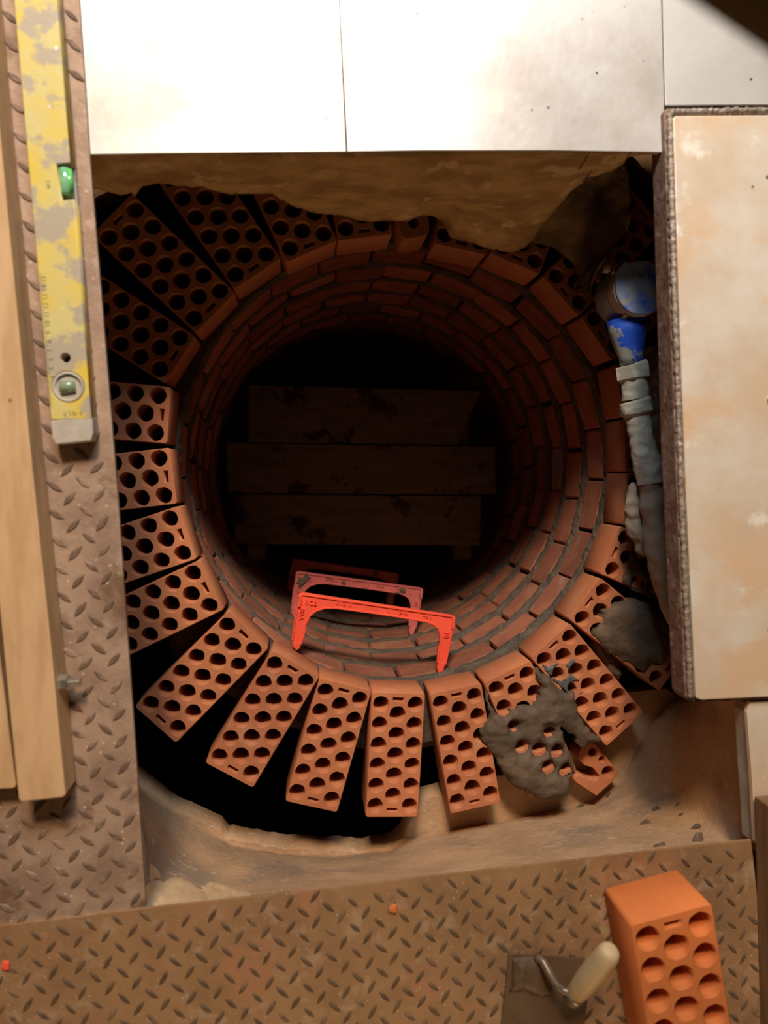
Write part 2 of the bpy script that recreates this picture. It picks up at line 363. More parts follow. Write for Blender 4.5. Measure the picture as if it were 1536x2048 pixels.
# earth bank behind the water meter
def curve_pts(pp, n):
    L = [0]
    for i in range(len(pp)-1): L.append(L[-1]+(pp[i+1]-pp[i]).length)
    out = []
    for k in range(n):
        s = L[-1]*k/(n-1); i = 0
        while i < len(L)-2 and L[i+1] < s: i += 1
        out.append(pp[i].lerp(pp[i+1], (s-L[i])/max(1e-9, L[i+1]-L[i])))
    return out
c1 = curve_pts([W(x, y, -.325) for x, y in ((1040, 480), (1105, 494), (1145, 525), (1160, 560), (1168, 585), (1174, 610))], 40)
c2 = curve_pts([W(x, y, -.20) for x, y in ((1080, 380), (1150, 318), (1250, 308), (1262, 400), (1256, 460), (1225, 500), (1196, 530), (1184, 560))], 40)
bm = bmesh.new(); g = []
for i in range(40):
    r = []
    for k in range(18):
        f = k/17; q = c1[i].lerp(c2[i], f); q.z = -.325+.125*f**.7+.02*nz(q.x, q.y, 0, 14)*(1 if 0 < k < 17 else 0)+.008*nz(q.x, q.y, 1, 60)*(1 if k else 0)
        r.append(bm.verts.new(q))
    for dz in (.15, .3): r.append(bm.verts.new((c2[i].x+.02, c2[i].y+.02, -.20-dz)))
    g.append(r)
for i in range(39):
    for k in range(19): bm.faces.new((g[i][k], g[i+1][k], g[i+1][k+1], g[i][k+1]))
eb = link('wall_earth_bank', me_from(bm), M['earth'], smooth=True); tag(eb, kind='structure')

# ---------------------------------------------------------------- brick shaft
def holes_for(rng, half=False, rr=.0150):
    hs = []
    sp = .0408
    def rag(cx, cy, r):
        n = 18; ph = rng.random()*6
        return [(cx+r*(1+rng.uniform(-.055, .05))*math.cos(2*PI*k/n+ph), cy+r*(1+rng.uniform(-.055, .05))*math.sin(2*PI*k/n+ph)) for k in range(n)]
    def slot(cx, cy): return [(cx-.0105, cy-.0035), (cx+.0105, cy-.0038), (cx+.0112, cy+.003), (cx-.010, cy+.0036)]
    for k in range(6):
        for sx in (-1, 1): hs.append(rag(sx*.0345, BL/2+(k-2.5)*sp, rr))
    for k in range(5): hs.append(rag(0, BL/2+(k-2)*sp, rr*1.04))
    hs.append(slot(0, .014)); hs.append(slot(0, BL-.014))
    return hs
def rect(wd, ln, c=.004):
    h = wd/2
    return [(-h+c, 0), (h-c, 0), (h-c*.3, c*.3), (h, c), (h, ln-c), (h-c*.3, ln-c*.3), (h-c, ln), (-h+c, ln), (-h+c*.3, ln-c*.3), (-h, ln-c), (-h, c), (-h+c*.3, c*.3)]
variants = []
for s in range(4):
    me = fill(rect(BW-.002, BL, .005), holes_for(random.Random(s+3)), BH, .0012); me.materials.append(M['brick']); variants.append(me)
half = fill([(-.027, .006), (-.02, 0), (.02, 0), (.028, .008), (.031, .03), (.029, .12), (-.005, .128), (-.03, .118)],
            [h for h in [[(x*.9, y) for x, y in hh] for hh in [[(.011*math.cos(a), .03+.012*math.sin(a)) for a in [k*PI/7 for k in range(14)]], [(.0+.013*math.cos(a), .075+.013*math.sin(a)) for a in [k*PI/7 for k in range(14)]]]]], BH, .0012)
half.materials.append(M['brick'])
R_ = [  # inner corner a, inner corner b, outer middle (or None), label
 ((742, 1385), (853, 1386), (783, 1642), 'orange perforated brick pointing straight down, between the legs of the red step'),
 ((641, 1354), (742, 1383), (620, 1623), 'perforated brick below the left leg of nearest red step, first left of bottom centre'),
 ((545, 1302), (640, 1350), (455, 1556), 'perforated brick pointing down left, its end nearest the middle of the black pit arc'),
 ((455, 1220), (540, 1298), (308, 1453), 'perforated brick whose outer corner points at the bolt of the left timber'),
 ((397, 1120), (452, 1218), (236, 1260), 'perforated brick running under the left plate, just above the one pointing at the bolt'),
 ((357, 1012), (395, 1117), None, 'perforated brick half under the left plate, level with the lowest wooden board'),
 ((340, 895), (355, 1008), None, 'perforated brick lying level under the left plate, beside the middle wooden board'),
 ((343, 772), (335, 890), None, 'greyish perforated brick at the edge of the shade, beside the end of the spirit level'),
 ((391, 672), (330, 767), None, 'shaded perforated brick with an orange end, first above the greyish one'),
 ((467, 579), (397, 672), (230, 433), 'shaded brick at upper left whose whole outer end shows against the dark'),
 ((561, 519), (470, 576), (374, 341), 'shaded perforated brick running up under the left part of the broken slab'),
 ((676, 487), (572, 519), (520, 275), 'shaded perforated brick with two rows of holes showing under the slab'),
 ((780, 470), (682, 482), None, 'shaded brick at the top of the ring showing one row of holes'),
 ((862, 472), (800, 480), None, 'narrow broken brick with clipped corners at the top of the ring'),
 ((975, 511), (866, 487), None, 'brick almost hidden under the lowest bulge of the slab, left of its tip'),
 ((1081, 550), (979, 507), None, 'brick at the right tip of the slab bulge, showing one hole'),
 ((1155, 632), (1085, 554), None, 'brick beside the earth bank with four dark holes showing'),
 ((1225, 725), (1159, 632), None, 'brick partly under the round body of the water meter'),
 ((1247, 835), (1229, 730), None, 'brick beside the blue neck and nut of the water pipe'),
 ((1250, 943), (1248, 838), None, 'brick beside the scaled collar of the water pipe'),
 ((1242, 1047), (1250, 948), None, 'brick beside the upper end of the wrapped pipe, slot showing at its inner edge'),
 ((1199, 1148), (1239, 1051), None, 'perforated brick smeared with mortar, running under the wrapped pipe'),
 ((1139, 1241), (1197, 1151), (1335, 1330), 'perforated brick carrying a flat grey mortar heap beside the right panel'),
 ((1063, 1316), (1137, 1245), (1261, 1471), 'perforated brick at lower right with a grey smear across its upper half'),
 ((969, 1367), (1061, 1319), (1115, 1580), 'perforated brick half buried under the large mortar heap'),
 ((857, 1386), (966, 1368), (954, 1631), 'clean perforated brick directly left of the large mortar heap'),
]
ring_frames = []
for i, (a, b, o_, lab) in enumerate(R_):
    A = W(*a, ZR); B = W(*b, ZR); mid = (A+B)/2
    if o_: d = (W(*o_, ZR)-mid).normalized()
    else:
        d = Vector((-(B-A).y, (B-A).x, 0)).normalized()
        if d.dot(Vector((mid.x-ctr.x, mid.y-ctr.y, 0))) < 0: d = -d
    me = half if i == 13 else variants[i % 4]
    o = link('perforated_brick', me); tag(o, lab, 'brick', 'loose bricks of the top ring')
    o.location = mid+Vector((0, 0, random.uniform(-.001, .002)))
    o.rotation_euler = (0, 0, math.atan2(d.y, d.x)-PI/2)
    ring_frames.append((mid, d))

NB = 25; TH = .12
shaft = empty('wall_shaft', (ctr.x, ctr.y, ZR-PITCH)); tag(shaft, kind='structure')
def shaft_brick(wid, seed):
    r = random.Random(seed); h = wid/2
    bm = bmesh.new(); z0 = -BH
    vs = []
    for z in (z0, 0):
        for x, y in ((-h, 0), (h, 0), (h*1.22, TH), (-h*1.22, TH)): vs.append(bm.verts.new((x, y, z)))
    for f in ((3, 2, 1, 0), (4, 5, 6, 7), (0, 1, 5, 4), (1, 2, 6, 5), (2, 3, 7, 6), (3, 0, 4, 7)): bm.faces.new([vs[k] for k in f])
    bmesh.ops.bevel(bm, geom=[e for e in bm.edges if all(v.co.y < .01 for v in e.verts)], offset=.004, segments=1, affect='EDGES')
    for v in bm.verts:
        if v.co.y < .02: v.co += Vector((r.uniform(-1, 1), r.uniform(-.6, 1), r.uniform(-1, 1)))*.0016
    return me_from(bm)
wn = 2*PI*RIN/NB-.003
sb = [shaft_brick(wn, 40+k) for k in range(5)]
for m_ in sb: m_.materials.append(M['shaft_brick'])
sbg = sb[0].copy(); sbg.materials.clear(); sbg.materials.append(M['grey_brick'])
NC = 11
rr = random.Random(5)
for c in range(1, NC+1):
    zt = ZR-PITCH*c; off = rr.random()*2*PI/NB if c > 1 else .06; jr = rr.uniform(-.003, .003)
    for k in range(NB):
        a = off+2*PI*k/NB+rr.uniform(-.008, .008); r0 = RIN+jr+rr.uniform(-.003, .004)
        me = sb[rr.randrange(5)]
        px_angle = (a+PI) % (2*PI)-PI
        if c == 3 and -.13 < px_angle < .12: me = sbg
        o = link('brick', me, parent=shaft)
        o.location = (r0*math.cos(a), r0*math.sin(a), -PITCH*(c-1)+rr.uniform(-.003, .003))
        o.rotation_euler = (rr.uniform(-.01, .01), rr.uniform(-.012, .012), a-PI/2+rr.uniform(-.012, .012))
# mortar joints: a rough ring between courses, slightly behind the brick faces
for c in range(NC+1):
    zt = -PITCH*(c-1)-BH+ .002      # relative to shaft origin
    zb = -PITCH*c-.002
    if c == NC: zb = zt-.03
    bm = bmesh.new(); n = 300; rows = []
    for zi, (z, ro, kind) in enumerate(((zt, .030, 0), (zt-.001, .004, 1), ((zt*2+zb)/3, 0, 2), ((zt+zb*2)/3, 0, 2), (zb+.001, .004, 1), (zb, .030, 0), (zb, TH+.012, 3), ((zb+zt)/2, TH+.03, 4), (zt, TH+.012, 3))):
        row = []
        for k in range(n):
            a = 2*PI*k/n; base = RIN-.0015+ro
            if kind in (1, 2): base += .004*nz(math.cos(a)*9, math.sin(a)*9, z*40+c*3)+.004*nz(math.cos(a)*30, math.sin(a)*30, z*60+c*7)
            if kind >= 3: base += .02*nz(math.cos(a)*6, math.sin(a)*6, c*3.3+z)
            row.append(bm.verts.new((base*math.cos(a), base*math.sin(a), z+(.002*nz(math.cos(a)*20, math.sin(a)*20, c) if kind else 0))))
        rows.append(row)
    for i in range(len(rows)):
        j = (i+1) % len(rows)
        for k in range(n): bm.faces.new((rows[i][k], rows[i][(k+1) % n], rows[j][(k+1) % n], rows[j][k]))
    o = link('mortar_joint', me_from(bm), M['mortar'], parent=shaft)
# rough mortar parging on the outside of the shaft, seen between the ring bricks
bm = bmesh.new(); n = 220; rows = []
for zi in range(16):
    z = -.002-zi*.085
    rows.append([bm.verts.new(((RIN+TH+.014+.012*nz(math.cos(2*PI*k/n)*8, math.sin(2*PI*k/n)*8, z*9)+.008*nz(math.cos(2*PI*k/n)*25, math.sin(2*PI*k/n)*25, z*30))*math.cos(2*PI*k/n),
                               (RIN+TH+.014+.012*nz(math.cos(2*PI*k/n)*8, math.sin(2*PI*k/n)*8, z*9)+.008*nz(math.cos(2*PI*k/n)*25, math.sin(2*PI*k/n)*25, z*30))*math.sin(2*PI*k/n), z)) for k in range(n)])
for i in range(15):
    for k in range(n): bm.faces.new((rows[i][k], rows[i][(k+1) % n], rows[i+1][(k+1) % n], rows[i+1][k]))
link('outer_parging', me_from(bm), M['mortar'], parent=shaft, smooth=True)
fb = lathe((ctr.x, ctr.y), [(.01, ZR-PITCH*(NC+1)-.06), (RIN+.1, ZR-PITCH*(NC+1)-.06), (RIN+.1, ZR-PITCH*(NC+1)-.02), (.01, ZR-PITCH*(NC+1)-.02)])
tag(link('floor_shaft', fb, M['pit']), kind='structure')

# ---------------------------------------------------------------- boards deep in the shaft
ZB = -1.06
bl = [
 ([(497, 770), (963, 782), (914, 889), (497, 884)], 'topmost board in the well, right end sawn at a slant'),
 ([(453, 886), (990, 894), (992, 989), (456, 986)], 'middle and longest board in the well, dark stain at its centre'),
 ([(467, 989), (962, 992), (960, 1091), (470, 1088)], 'lowest board in the well, greyest, mortar droppings at its right end')]
for px, lab in bl:
    tag(link('wooden_board', pxprism(px, ZB-.025, ZB, .0015), M['board']), lab, 'board', 'boards laid across the well')
for (xa, ya, xb, yb, lab) in ((528, 800, 512, 1118, 'left timber bearer under the boards in the well'), (918, 800, 926, 1118, 'right timber bearer under the boards, pale end showing')):
    a = W(xa, ya, ZB-.03); b = W(xb, yb, ZB-.03)
    tag(link('timber_bearer', box_between(a, b, .05, .05, ZB-.0755), M['board']), lab, 'beam')

# ---------------------------------------------------------------- red steps
ZS = [ZR-BH-.015-PITCH*3*k for k in range(3)]
out1 = [(598, 1188), (606, 1186), (904, 1231), (911, 1234), (909, 1256), (903, 1262), (899, 1300), (893, 1330), (889, 1334), (888, 1342), (880, 1349), (875, 1344), (874, 1334), (875, 1322), (877, 1300), (881, 1283), (881, 1270), (876, 1256), (866, 1248), (852, 1243), (800, 1234), (740, 1225), (672, 1216), (650, 1216), (633, 1221), (620, 1231), (612, 1247), (609, 1265), (605, 1286), (602, 1290), (599, 1298), (593, 1302), (587, 1296), (583, 1284), (585, 1262), (590, 1235), (594, 1212)]
z1 = ZS[0]
TL = W(598, 1188, z1); TR = W(911, 1234, z1)
u = (TR-TL).normalized(); v = Vector((u.y, -u.x, 0))
loc = [((W(x, y, z1)-TL).dot(u), (W(x, y, z1)-TL).dot(v)) for x, y in out1]
Lbar = (TR-TL).length
step_me = fill([(x, -y) for x, y in loc], [], .016, .002, 2)
def lp(px, py): d = W(px, py, z1)-TL; return d.dot(u), -d.dot(v)
def rib(pts, r=.0022, z=.001): return tube([(*lp(*p), z) for p in pts], [r]*len(pts), 6)
rim_in = [(602, 1288), (609, 1265), (612, 1247), (620, 1231), (633, 1221), (650, 1216), (672, 1216), (740, 1225), (800, 1234), (852, 1243), (866, 1248), (876, 1256), (881, 1270), (881, 1283), (877, 1300), (875, 1325)]
rim_out = [(585, 1280), (591, 1235), (600, 1192), (606, 1189), (903, 1233), (907, 1237), (904, 1262), (891, 1328)]
marks = []
def tm(s, px, py, size, rot=0.0):
    x, y = lp(px, py); marks.append((text_mesh(s, size, .0012), Matrix.Translation((x, y, .0012)) @ Matrix.Rotation(rot, 4, 'Z')))
tm('BCB', 622, 1206, .014); tm('0VS13', 688, 1207, .013); tm('1', 777, 1219, .018); tm('(50)', 806, 1224, .013); tm('-BT', 856, 1232, .014)
tm('(0)', 893, 1270, .012, -PI/2); tm('BBA', 603, 1228, .014, -PI/2)
marks_me = joined(marks)
rib1, rib2 = rib(rim_in), rib(rim_out)
tab1, tab2 = [prism([lp(599, 1190), lp(604, 1190), lp(601, 1213), lp(596, 1213)], -.016, .006, .001), prism([lp(905, 1236), lp(910, 1236), lp(907, 1257), lp(902, 1257)], -.016, .006, .001)]
for k, (tl, tr, lab) in enumerate((((598, 1188), (911, 1234), 'bright red climbing step nearest the rim, the cleanest of the three'),
                                   ((592, 1145), (843, 1178), 'faded red climbing step, middle of three, grey mortar splashes on it'),
                                   ((584, 1118), (797, 1148), 'dull red climbing step, deepest of three, close under the boards'))):
    z = ZS[k]; A = W(*tl, z); B = W(*tr, z); d = B-A
    e = empty('climbing_step', A); e.rotation_euler = (0, 0, math.atan2(d.y, d.x))
    tag(e, lab, 'step', 'red steps in the well wall')
    mm = M['step'] if k == 0 else M['step_old']
    for nm, me in (('bracket', step_me), ('raised_rim', rib1), ('raised_rim', rib2), ('end_tab', tab1), ('end_tab', tab2), ('raised_lettering', marks_me)):
        q = me.copy(); q.materials.clear(); o = link(nm, q, mm, parent=e)
        if nm == 'raised_lettering': tag(o, kind='stuff')

    if k == 1:
        for sp in ([(592, 1152), (606, 1154), (612, 1148), (624, 1156), (612, 1166), (606, 1172), (602, 1178), (594, 1176)], [(683, 1160), (690, 1162), (694, 1172), (688, 1174), (682, 1168)], [(797, 1176), (806, 1174), (812, 1180), (808, 1190), (801, 1186)]):
            o = link('mortar_splash', blob(sp, z+.0005, .003, cell=.002, rise=.006, rough=.001, jag=.002, skirt=.001), M['wet_mortar'], parent=e, smooth=True); o.matrix_parent_inverse = (Matrix.Translation(A) @ Matrix.Rotation(math.atan2(d.y, d.x), 4, 'Z')).inverted()
# ---------------------------------------------------------------- mortar heaps
def heap(name, px, z, h, mt, lab, cat, on_bank=False, **k):
    me = blob(px, z, h, **k)
    if on_bank:                          # lay the lump on the sloping concrete bank
        for v_ in me.vertices:
            e_ = v_.co.z-z; d_ = (Vector((v_.co.x, v_.co.y, z))-Vector((0, 0, HC))).normalized()
            hit = bank_tree.ray_cast(Vector((0, 0, HC)), d_)
            if hit[0] is not None: v_.co = hit[0]+Vector((0, .6, .8))*e_
    o = link(name, me, mt, smooth=True); tag(o, lab, cat); return o
heap('mortar_heap', [(1066, 1331), (1078, 1336), (1086, 1345), (1100, 1352), (1112, 1372), (1128, 1382), (1150, 1384), (1154, 1412), (1160, 1432), (1172, 1450), (1186, 1463), (1200, 1474), (1200, 1484), (1180, 1486), (1170, 1498), (1156, 1492), (1146, 1474), (1130, 1460), (1120, 1450), (1130, 1480), (1146, 1520), (1152, 1545), (1140, 1556), (1146, 1572), (1136, 1590), (1118, 1599), (1080, 1600), (1060, 1588),
     (1034, 1578), (1010, 1556), (1000, 1535), (985, 1512), (976, 1496), (962, 1482), (960, 1462), (966, 1446), (980, 1438), (972, 1405), (970, 1378), (978, 1395), (992, 1425), (1010, 1432), (1020, 1418), (1040, 1410), (1062, 1408), (1076, 1390), (1078, 1372), (1070, 1356)], ZR, .016, M['wet_mortar'],
     'large dark grey mortar heap spread over two bricks at lower right', 'mortar', rise=.022, holes=[(1026, 1452, .010), (1098, 1463, .011), (1043, 1494, .011), (1078, 1498, .013), (1113, 1502, .012), (1096, 1533, .013), (1131, 1540, .013), (1066, 1388, .012)], skirt=.012, rough=.0035)
heap('mortar_heap', [(1182, 1268), (1200, 1248), (1206, 1222), (1232, 1206), (1262, 1196), (1300, 1202), (1335, 1222), (1352, 1240), (1352, 1312), (1335, 1318), (1325, 1328), (1300, 1330), (1285, 1345), (1262, 1330), (1240, 1318), (1215, 1305), (1196, 1286)], ZR, .018, M['wet_mortar'],
     'smooth grey mortar heap on the brick beside the right panel', 'mortar', rise=.03, rough=.002, skirt=.02)
heap('mortar_smear', [(1245, 1052), (1262, 1062), (1285, 1068), (1300, 1095), (1318, 1130), (1335, 1160), (1340, 1196), (1300, 1196), (1262, 1180), (1240, 1160), (1256, 1130), (1262, 1100), (1252, 1075)], ZR, .004, M['wet_mortar'],
     'thin grey mortar smear on the brick under the wrapped pipe', 'mortar', rise=.01, rough=.002, holes=[(1252, 1082, .013), (1284, 1106, .015), (1274, 1165, .013), (1297, 1130, .014), (1306, 1172, .014)])
heap('mortar_smear', [(1082, 1330), (1100, 1322), (1125, 1330), (1145, 1318), (1160, 1322), (1170, 1340), (1150, 1352), (1172, 1375), (1160, 1392), (1150, 1386), (1138, 1390), (1110, 1366)], ZR, .003, M['gravel'],
     'pale grey smear across the upper half of a lower right brick', 'mortar', rise=.008, rough=.001, holes=[(1121, 1345, .015), (1156, 1338, .016), (1151, 1376, .014), (1098, 1318, .014)])
heap('mortar_heap', [(1190, 1268), (1206, 1282), (1225, 1300), (1238, 1318), (1246, 1345), (1236, 1362), (1216, 1350), (1202, 1320), (1180, 1292)], ZR-.04, .02, M['wet_mortar'],
     'dark mortar lump down in the gap between two lower right bricks', 'mortar', rise=.015, rough=.006, skirt=.045)
# broken brick on the concrete floor
zbk = ZF+.055
frag = [(1176, 1484), (1190, 1487), (1213, 1514), (1238, 1548), (1222, 1566), (1193, 1592), (1180, 1583), (1152, 1565), (1146, 1556), (1160, 1550), (1174, 1558), (1192, 1562), (1200, 1552), (1186, 1536), (1168, 1530), (1156, 1516), (1160, 1500)]
fw = [W(x, y, zbk) for x, y in frag]
def circ(px, py, r, n=14): c = W(px, py, zbk); return [(c.x+r*math.cos(2*PI*k/n), c.y+r*math.sin(2*PI*k/n)) for k in range(n)]
o = link('broken_brick', fill([(p.x, p.y) for p in fw], [circ(1216, 1545, .0135), circ(1204, 1519, .007), circ(1186, 1506, .010)], .052, .001), M['brick']); o.location.z = zbk
tag(o, 'broken corner of a perforated brick lying on concrete below the large mortar heap', 'brick')

# ---------------------------------------------------------------- white metal sheets at the top
for px, lab in (([(100, -420), (652, -420), (677, 0), (692, 303), (500, 304), (300, 306), (175, 308), (120, 308)], 'white metal sheet at upper left, its left edge under the checker plate'),
                ([(655, -420), (1310, -420), (1322, 0), (1328, 200), (1326, 304), (1100, 300), (850, 300), (695, 303), (680, 0)], 'brightest white metal sheet, middle of the top row above the broken slab'),
                ([(1314, -420), (2000, -420), (2000, 207), (1500, 209), (1331, 211), (1325, 0)], 'bluish white metal sheet in the upper right corner')):
    tag(link('metal_sheet', pxprism(px, -.008, -.004, .0007), M['sheet']), lab, 'sheet', 'white metal sheets of the top row')

# ---------------------------------------------------------------- checker plates
def lugs(poly, origin, a, b, ang1, ang2, ln, wd, z, name, parent, m_, seed=1):
    r = random.Random(seed); bm = bmesh.new()
    def lug(c, ang, s):
        ca, sa = math.cos(ang), math.sin(ang); n = 6
        o_, i_ = [], []
        for side in (1, -1):
            for k in range(n):
                t = -1+2*k/n if side == 1 else 1-2*k/n
                y = side*(1-t*t)*wd/2*s
                for lst, sc, zz in ((o_, 1, 0), (i_, .62, .0016)):
                    X, Y = t*ln/2*sc*s, y*sc
                    lst.append(bm.verts.new((c.x+X*ca-Y*sa, c.y+X*sa+Y*ca, z+zz)))
        N_ = len(o_)
        for k in range(N_): bm.faces.new((o_[k], o_[(k+1) % N_], i_[(k+1) % N_], i_[k]))
        bm.faces.new(i_)
    for i in range(-45, 46):
        for j in range(-60, 61):
            for off, ang in ((0, ang1), (.5, ang2)):
                c = origin+a*(i+off)+b*(j+off)+Vector((r.uniform(-1, 1), r.uniform(-1, 1)))*.0008
                if inside(c, poly) and edist(c, poly) > .009: lug(c, ang+r.uniform(-.08, .08), r.uniform(.88, 1.08))
    o = link(name, me_from(bm), m_, parent=parent); tag(o, kind='stuff'); return o
def vec(x, y): return Vector((x/F, -y/F))
pl = [(-420, -420), (129, -420), (158, 0), (178, 300), (208, 660), (236, 1000), (256, 1290), (275, 1560), (284, 1700), (291, 1800), (292, 1905), (-420, 1970)]
zl = .0035
e = empty('checker_plate', W(100, 1200, 0)); tag(e, 'long rusty checker plate along the left side, under the timber and the spirit level', 'plate')
o = link('plate', pxprism(pl, -.003, zl, .0008), M['plate_left'], parent=e); o.matrix_parent_inverse = Matrix.Translation(-e.location)
lg = lugs([W(x, y, zl) for x, y in pl], W(80+465/5.12, 1300+145/5.12, zl).xy, vec(53.7, -6), vec(3.7, 53.4), math.radians(48), math.radians(-38), .027, .0088, zl, 'raised_lugs', e, M['lug_left']); lg.matrix_parent_inverse = Matrix.Translation(-e.location)
pb = [(-420, 1901), (0, 1853), (290, 1818), (600, 1784), (1000, 1738), (1300, 1703), (1502, 1680), (1506, 1715), (1540, 2048), (1580, 2500), (-420, 2500)]
zp = .0085
e = empty('checker_plate', W(700, 1950, 0)); tag(e, 'brown checker plate along the bottom edge, under the trowel and loose brick', 'plate')
o = link('plate', pxprism(pb, .0036, zp, .0008), M['plate'], parent=e); o.matrix_parent_inverse = Matrix.Translation(-e.location)
lg = lugs([W(x, y, zp) for x, y in pb], W(300+70/3.84, 1820+125/3.84, zp).xy, vec(51.3, -6.4), vec(3.2, 53.6), math.radians(56), math.radians(-42), .0245, .0066, zp, 'raised_lugs', e, M['lug'], 2); lg.matrix_parent_inverse = Matrix.Translation(-e.location)

# ---------------------------------------------------------------- right panel and slab
def child(name, me, m_, e, smooth=False):
    o = link(name, me, m_, parent=e, smooth=smooth); o.matrix_parent_inverse = Matrix.Translation(-e.location); return o
e = empty('steel_hatch_panel', W(1450, 800, 0)); tag(e, 'large stained pale metal panel at right with rusty welded edge', 'panel')
zt = .014
child('panel_top', pxprism([(1346, 236), (1352, 231), (2000, 226), (2000, 1372), (1404, 1400), (1392, 1396), (1371, 960)], -.01, zt, .002), M['panel'], e)
child('edge_frame', pxprism([(1328, 222), (1334, 216), (2000, 212), (2000, 1378), (1398, 1404), (1378, 1403), (1370, 1392), (1350, 900)], -.034, .006, .003), M['rust'], e)
wp = [W(x, y, .008) for x, y in ((1339, 226), (1343, 400), (1349, 600), (1356, 800), (1363, 1000), (1372, 1200), (1381, 1394))]
wp = curve_pts(wp, 240)
child('weld_bead', tube(wp, [.0040+.0004*math.sin(i*1.9)+.0016*random.random() for i in range(240)], 8, .002, 300), M['weld'], e, True)
wp = curve_pts([W(x, y, .008) for x, y in ((1339, 226), (1500, 222), (1990, 218))], 200)
child('weld_bead', tube(wp, [.0040+.0004*math.sin(i*1.9)+.0016*random.random() for i in range(200)], 8, .002, 300), M['weld'], e, True)
c = W(1541, 800, zt)
child('rivet', lathe(c, [(.0065, zt-.001), (.0065, zt+.001), (.0052, zt+.0035), (.003, zt+.0048), (.0005, zt+.005)], 20), M['zinc'], e, True)
e = empty('metal_sheet', W(1520, 1550, 0)); tag(e, 'small pale sheet below the right panel, beside the dark timber', 'sheet')
child('sheet_top', pxprism([(1500, 1404), (2000, 1385), (2000, 1672), (1516, 1684), (1510, 1684), (1504, 1560), (1494, 1425)], -.006, .002, .001), M['panel'], e)
child('edge_frame', pxprism([(1497, 1408), (2000, 1390), (2000, 1680), (1508, 1688), (1502, 1560), (1492, 1425)], -.038, -.0055, .003), M['grey_plastic'], e)

# ---------------------------------------------------------------- timbers
zb_ = zl+.002
e = empty('timber_beam', W(70, 1200, 0)); tag(e, 'pale planed timber beam at left with a bolt through it', 'timber')
tz = zb_+.045
beam = [(-95, 263), (-124, -420), (-60, -420), (-24, 0), (0, 263), (61, 900), (100, 1270), (128, 1560), (131, 1590), (124, 1595), (42, 1604), (37, 1598)]
child('beam', pxprism(beam, zb_, tz, .002), M['wood'], e)
# bolt: washer, nut and threaded end standing out of the beam's right side
b0 = W(115, 1366, tz-.020); bd = Vector((1, .02, 0))
th = [b0+bd*(-.02)]+[b0+bd*(.0135+.0007*i) for i in range(24)]
bolt = child('bolt', tube(th, [.0058]+[.0062 if i % 2 else .0053 for i in range(24)], 14), M['zinc'], e)
link('washer', tube([b0+bd*.0, b0+bd*.0025], [.0155, .0155], 28), M['zinc'], parent=bolt)
link('hex_nut', tube([b0+bd*.0025, b0+bd*.0135], [.0112, .0112], 6), M['zinc'], parent=bolt)
o = link('timber_beam', pxprism([(-420, -420), (-150, -420), (-120, 263), (-10, 1240), (32, 1572), (26, 1577), (-420, 1600)], zb_-.001, zb_+.026, .002), M['wood'])
tag(o, 'lower timber beam at the far left edge, beside the bolted beam', 'timber')
# right timber
o = link('timber_beam', prism([W(1508, 1592, zp).xy+Vector((0, 0)), W(1560, 1588, zp).xy, W(1700, 1588, zp).xy, W(1720, 2500, zp).xy, W(1528, 2500, zp).xy, W(1520, 2048, zp).xy], zp+.0005, zp+.075, .002), M['dark_wood'])
tag(o, 'dark brown timber in the lower right corner', 'timber')

# ---------------------------------------------------------------- spirit level
zv = zl+.0022; hv = .024; zt = zv+hv
e = empty('spirit_level', W(100, 500, 0)); tag(e, 'worn yellow spirit level with green vials lying on the left plate', 'spirit level')
La = Vector((28, 0)); Lb = Vector((104, 870)); Ra = Vector((115, 0)); Rb = Vector((186, 862))
def lv(f, g): p = (La+(Lb-La)*g).lerp(Ra+(Rb-Ra)*g, f); return (p.x, p.y)
# body with a window notch at its right edge and a round window
outl = [lv(0, -.5), lv(0, .965), lv(1, .972), lv(1, .462), lv(.70, .464), lv(.67, .379), lv(1, .377), lv(1, -.5)]
cw = W(136, 774, zt); ch = W(131, 716, zt)
def ring_pts(c, r, n=28): return [(c.x+r*math.cos(2*PI*k/n), c.y+r*math.sin(2*PI*k/n)) for k in range(n)]
me = fill([tuple(W(x, y, zt).xy) for x, y in outl], [ring_pts(cw, .0205), ring_pts(ch, .0062, 16)], hv, .001); me.transform(Matrix.Translation((0, 0, zt)))
child('body', me, M['yellow'], e)
child('end_cap', pxprism([lv(-.01, .966), lv(.0, 1.005), lv(.07, 1.022), lv(.93, 1.022), lv(1.0, 1.005), lv(1.01, .966)], zv-.0005, zt-.0004, .002), M['grey_plastic'], e)
rb = lathe(cw, [(.0200, zt-.006), (.0200, zt-.0003), (.0185, zt+.0008), (.0165, zt-.0003), (.0165, zt-.006)], 32)
rw = child('round_window', rb, M['grey_plastic'], e, True)
child('window_base', lathe(cw, [(.0199, zt-.012), (.0199, zt-.003), (.0001, zt-.003)], 28), M['grey_plastic'], e)
a = W(121, 776, zt-.004); b = W(152, 772, zt-.004)
child('round_window_vial', tube([a, a.lerp(b, .04), a.lerp(b, .96), b], [.006, .0088, .0088, .006], 18), M['vial_dull'], e, True)
a = W(*lv(.84, .390), zt-.0088); b = W(*lv(.84, .452), zt-.0088)
child('edge_vial', tube([a, a.lerp(b, .05), a.lerp(b, .95), b], [.0055, .0075, .0075, .0055], 18), M['vial'], e, True)
a = W(*lv(.93, .394), zt-.008); b = W(*lv(.93, .448), zt-.008)
child('vial_liquid', tube([a, b], [.0045, .0045], 14), M['bright_green'], e, True)
child('vial_seat', pxprism([lv(.69, .378), lv(.68, .463), lv(.99, .463), lv(.99, .378)], zv, zt-.017, 0, zt), M['grey_plastic'], e)
ang = math.atan2(-(Lb-La).y, (Lb-La).x)
items = []
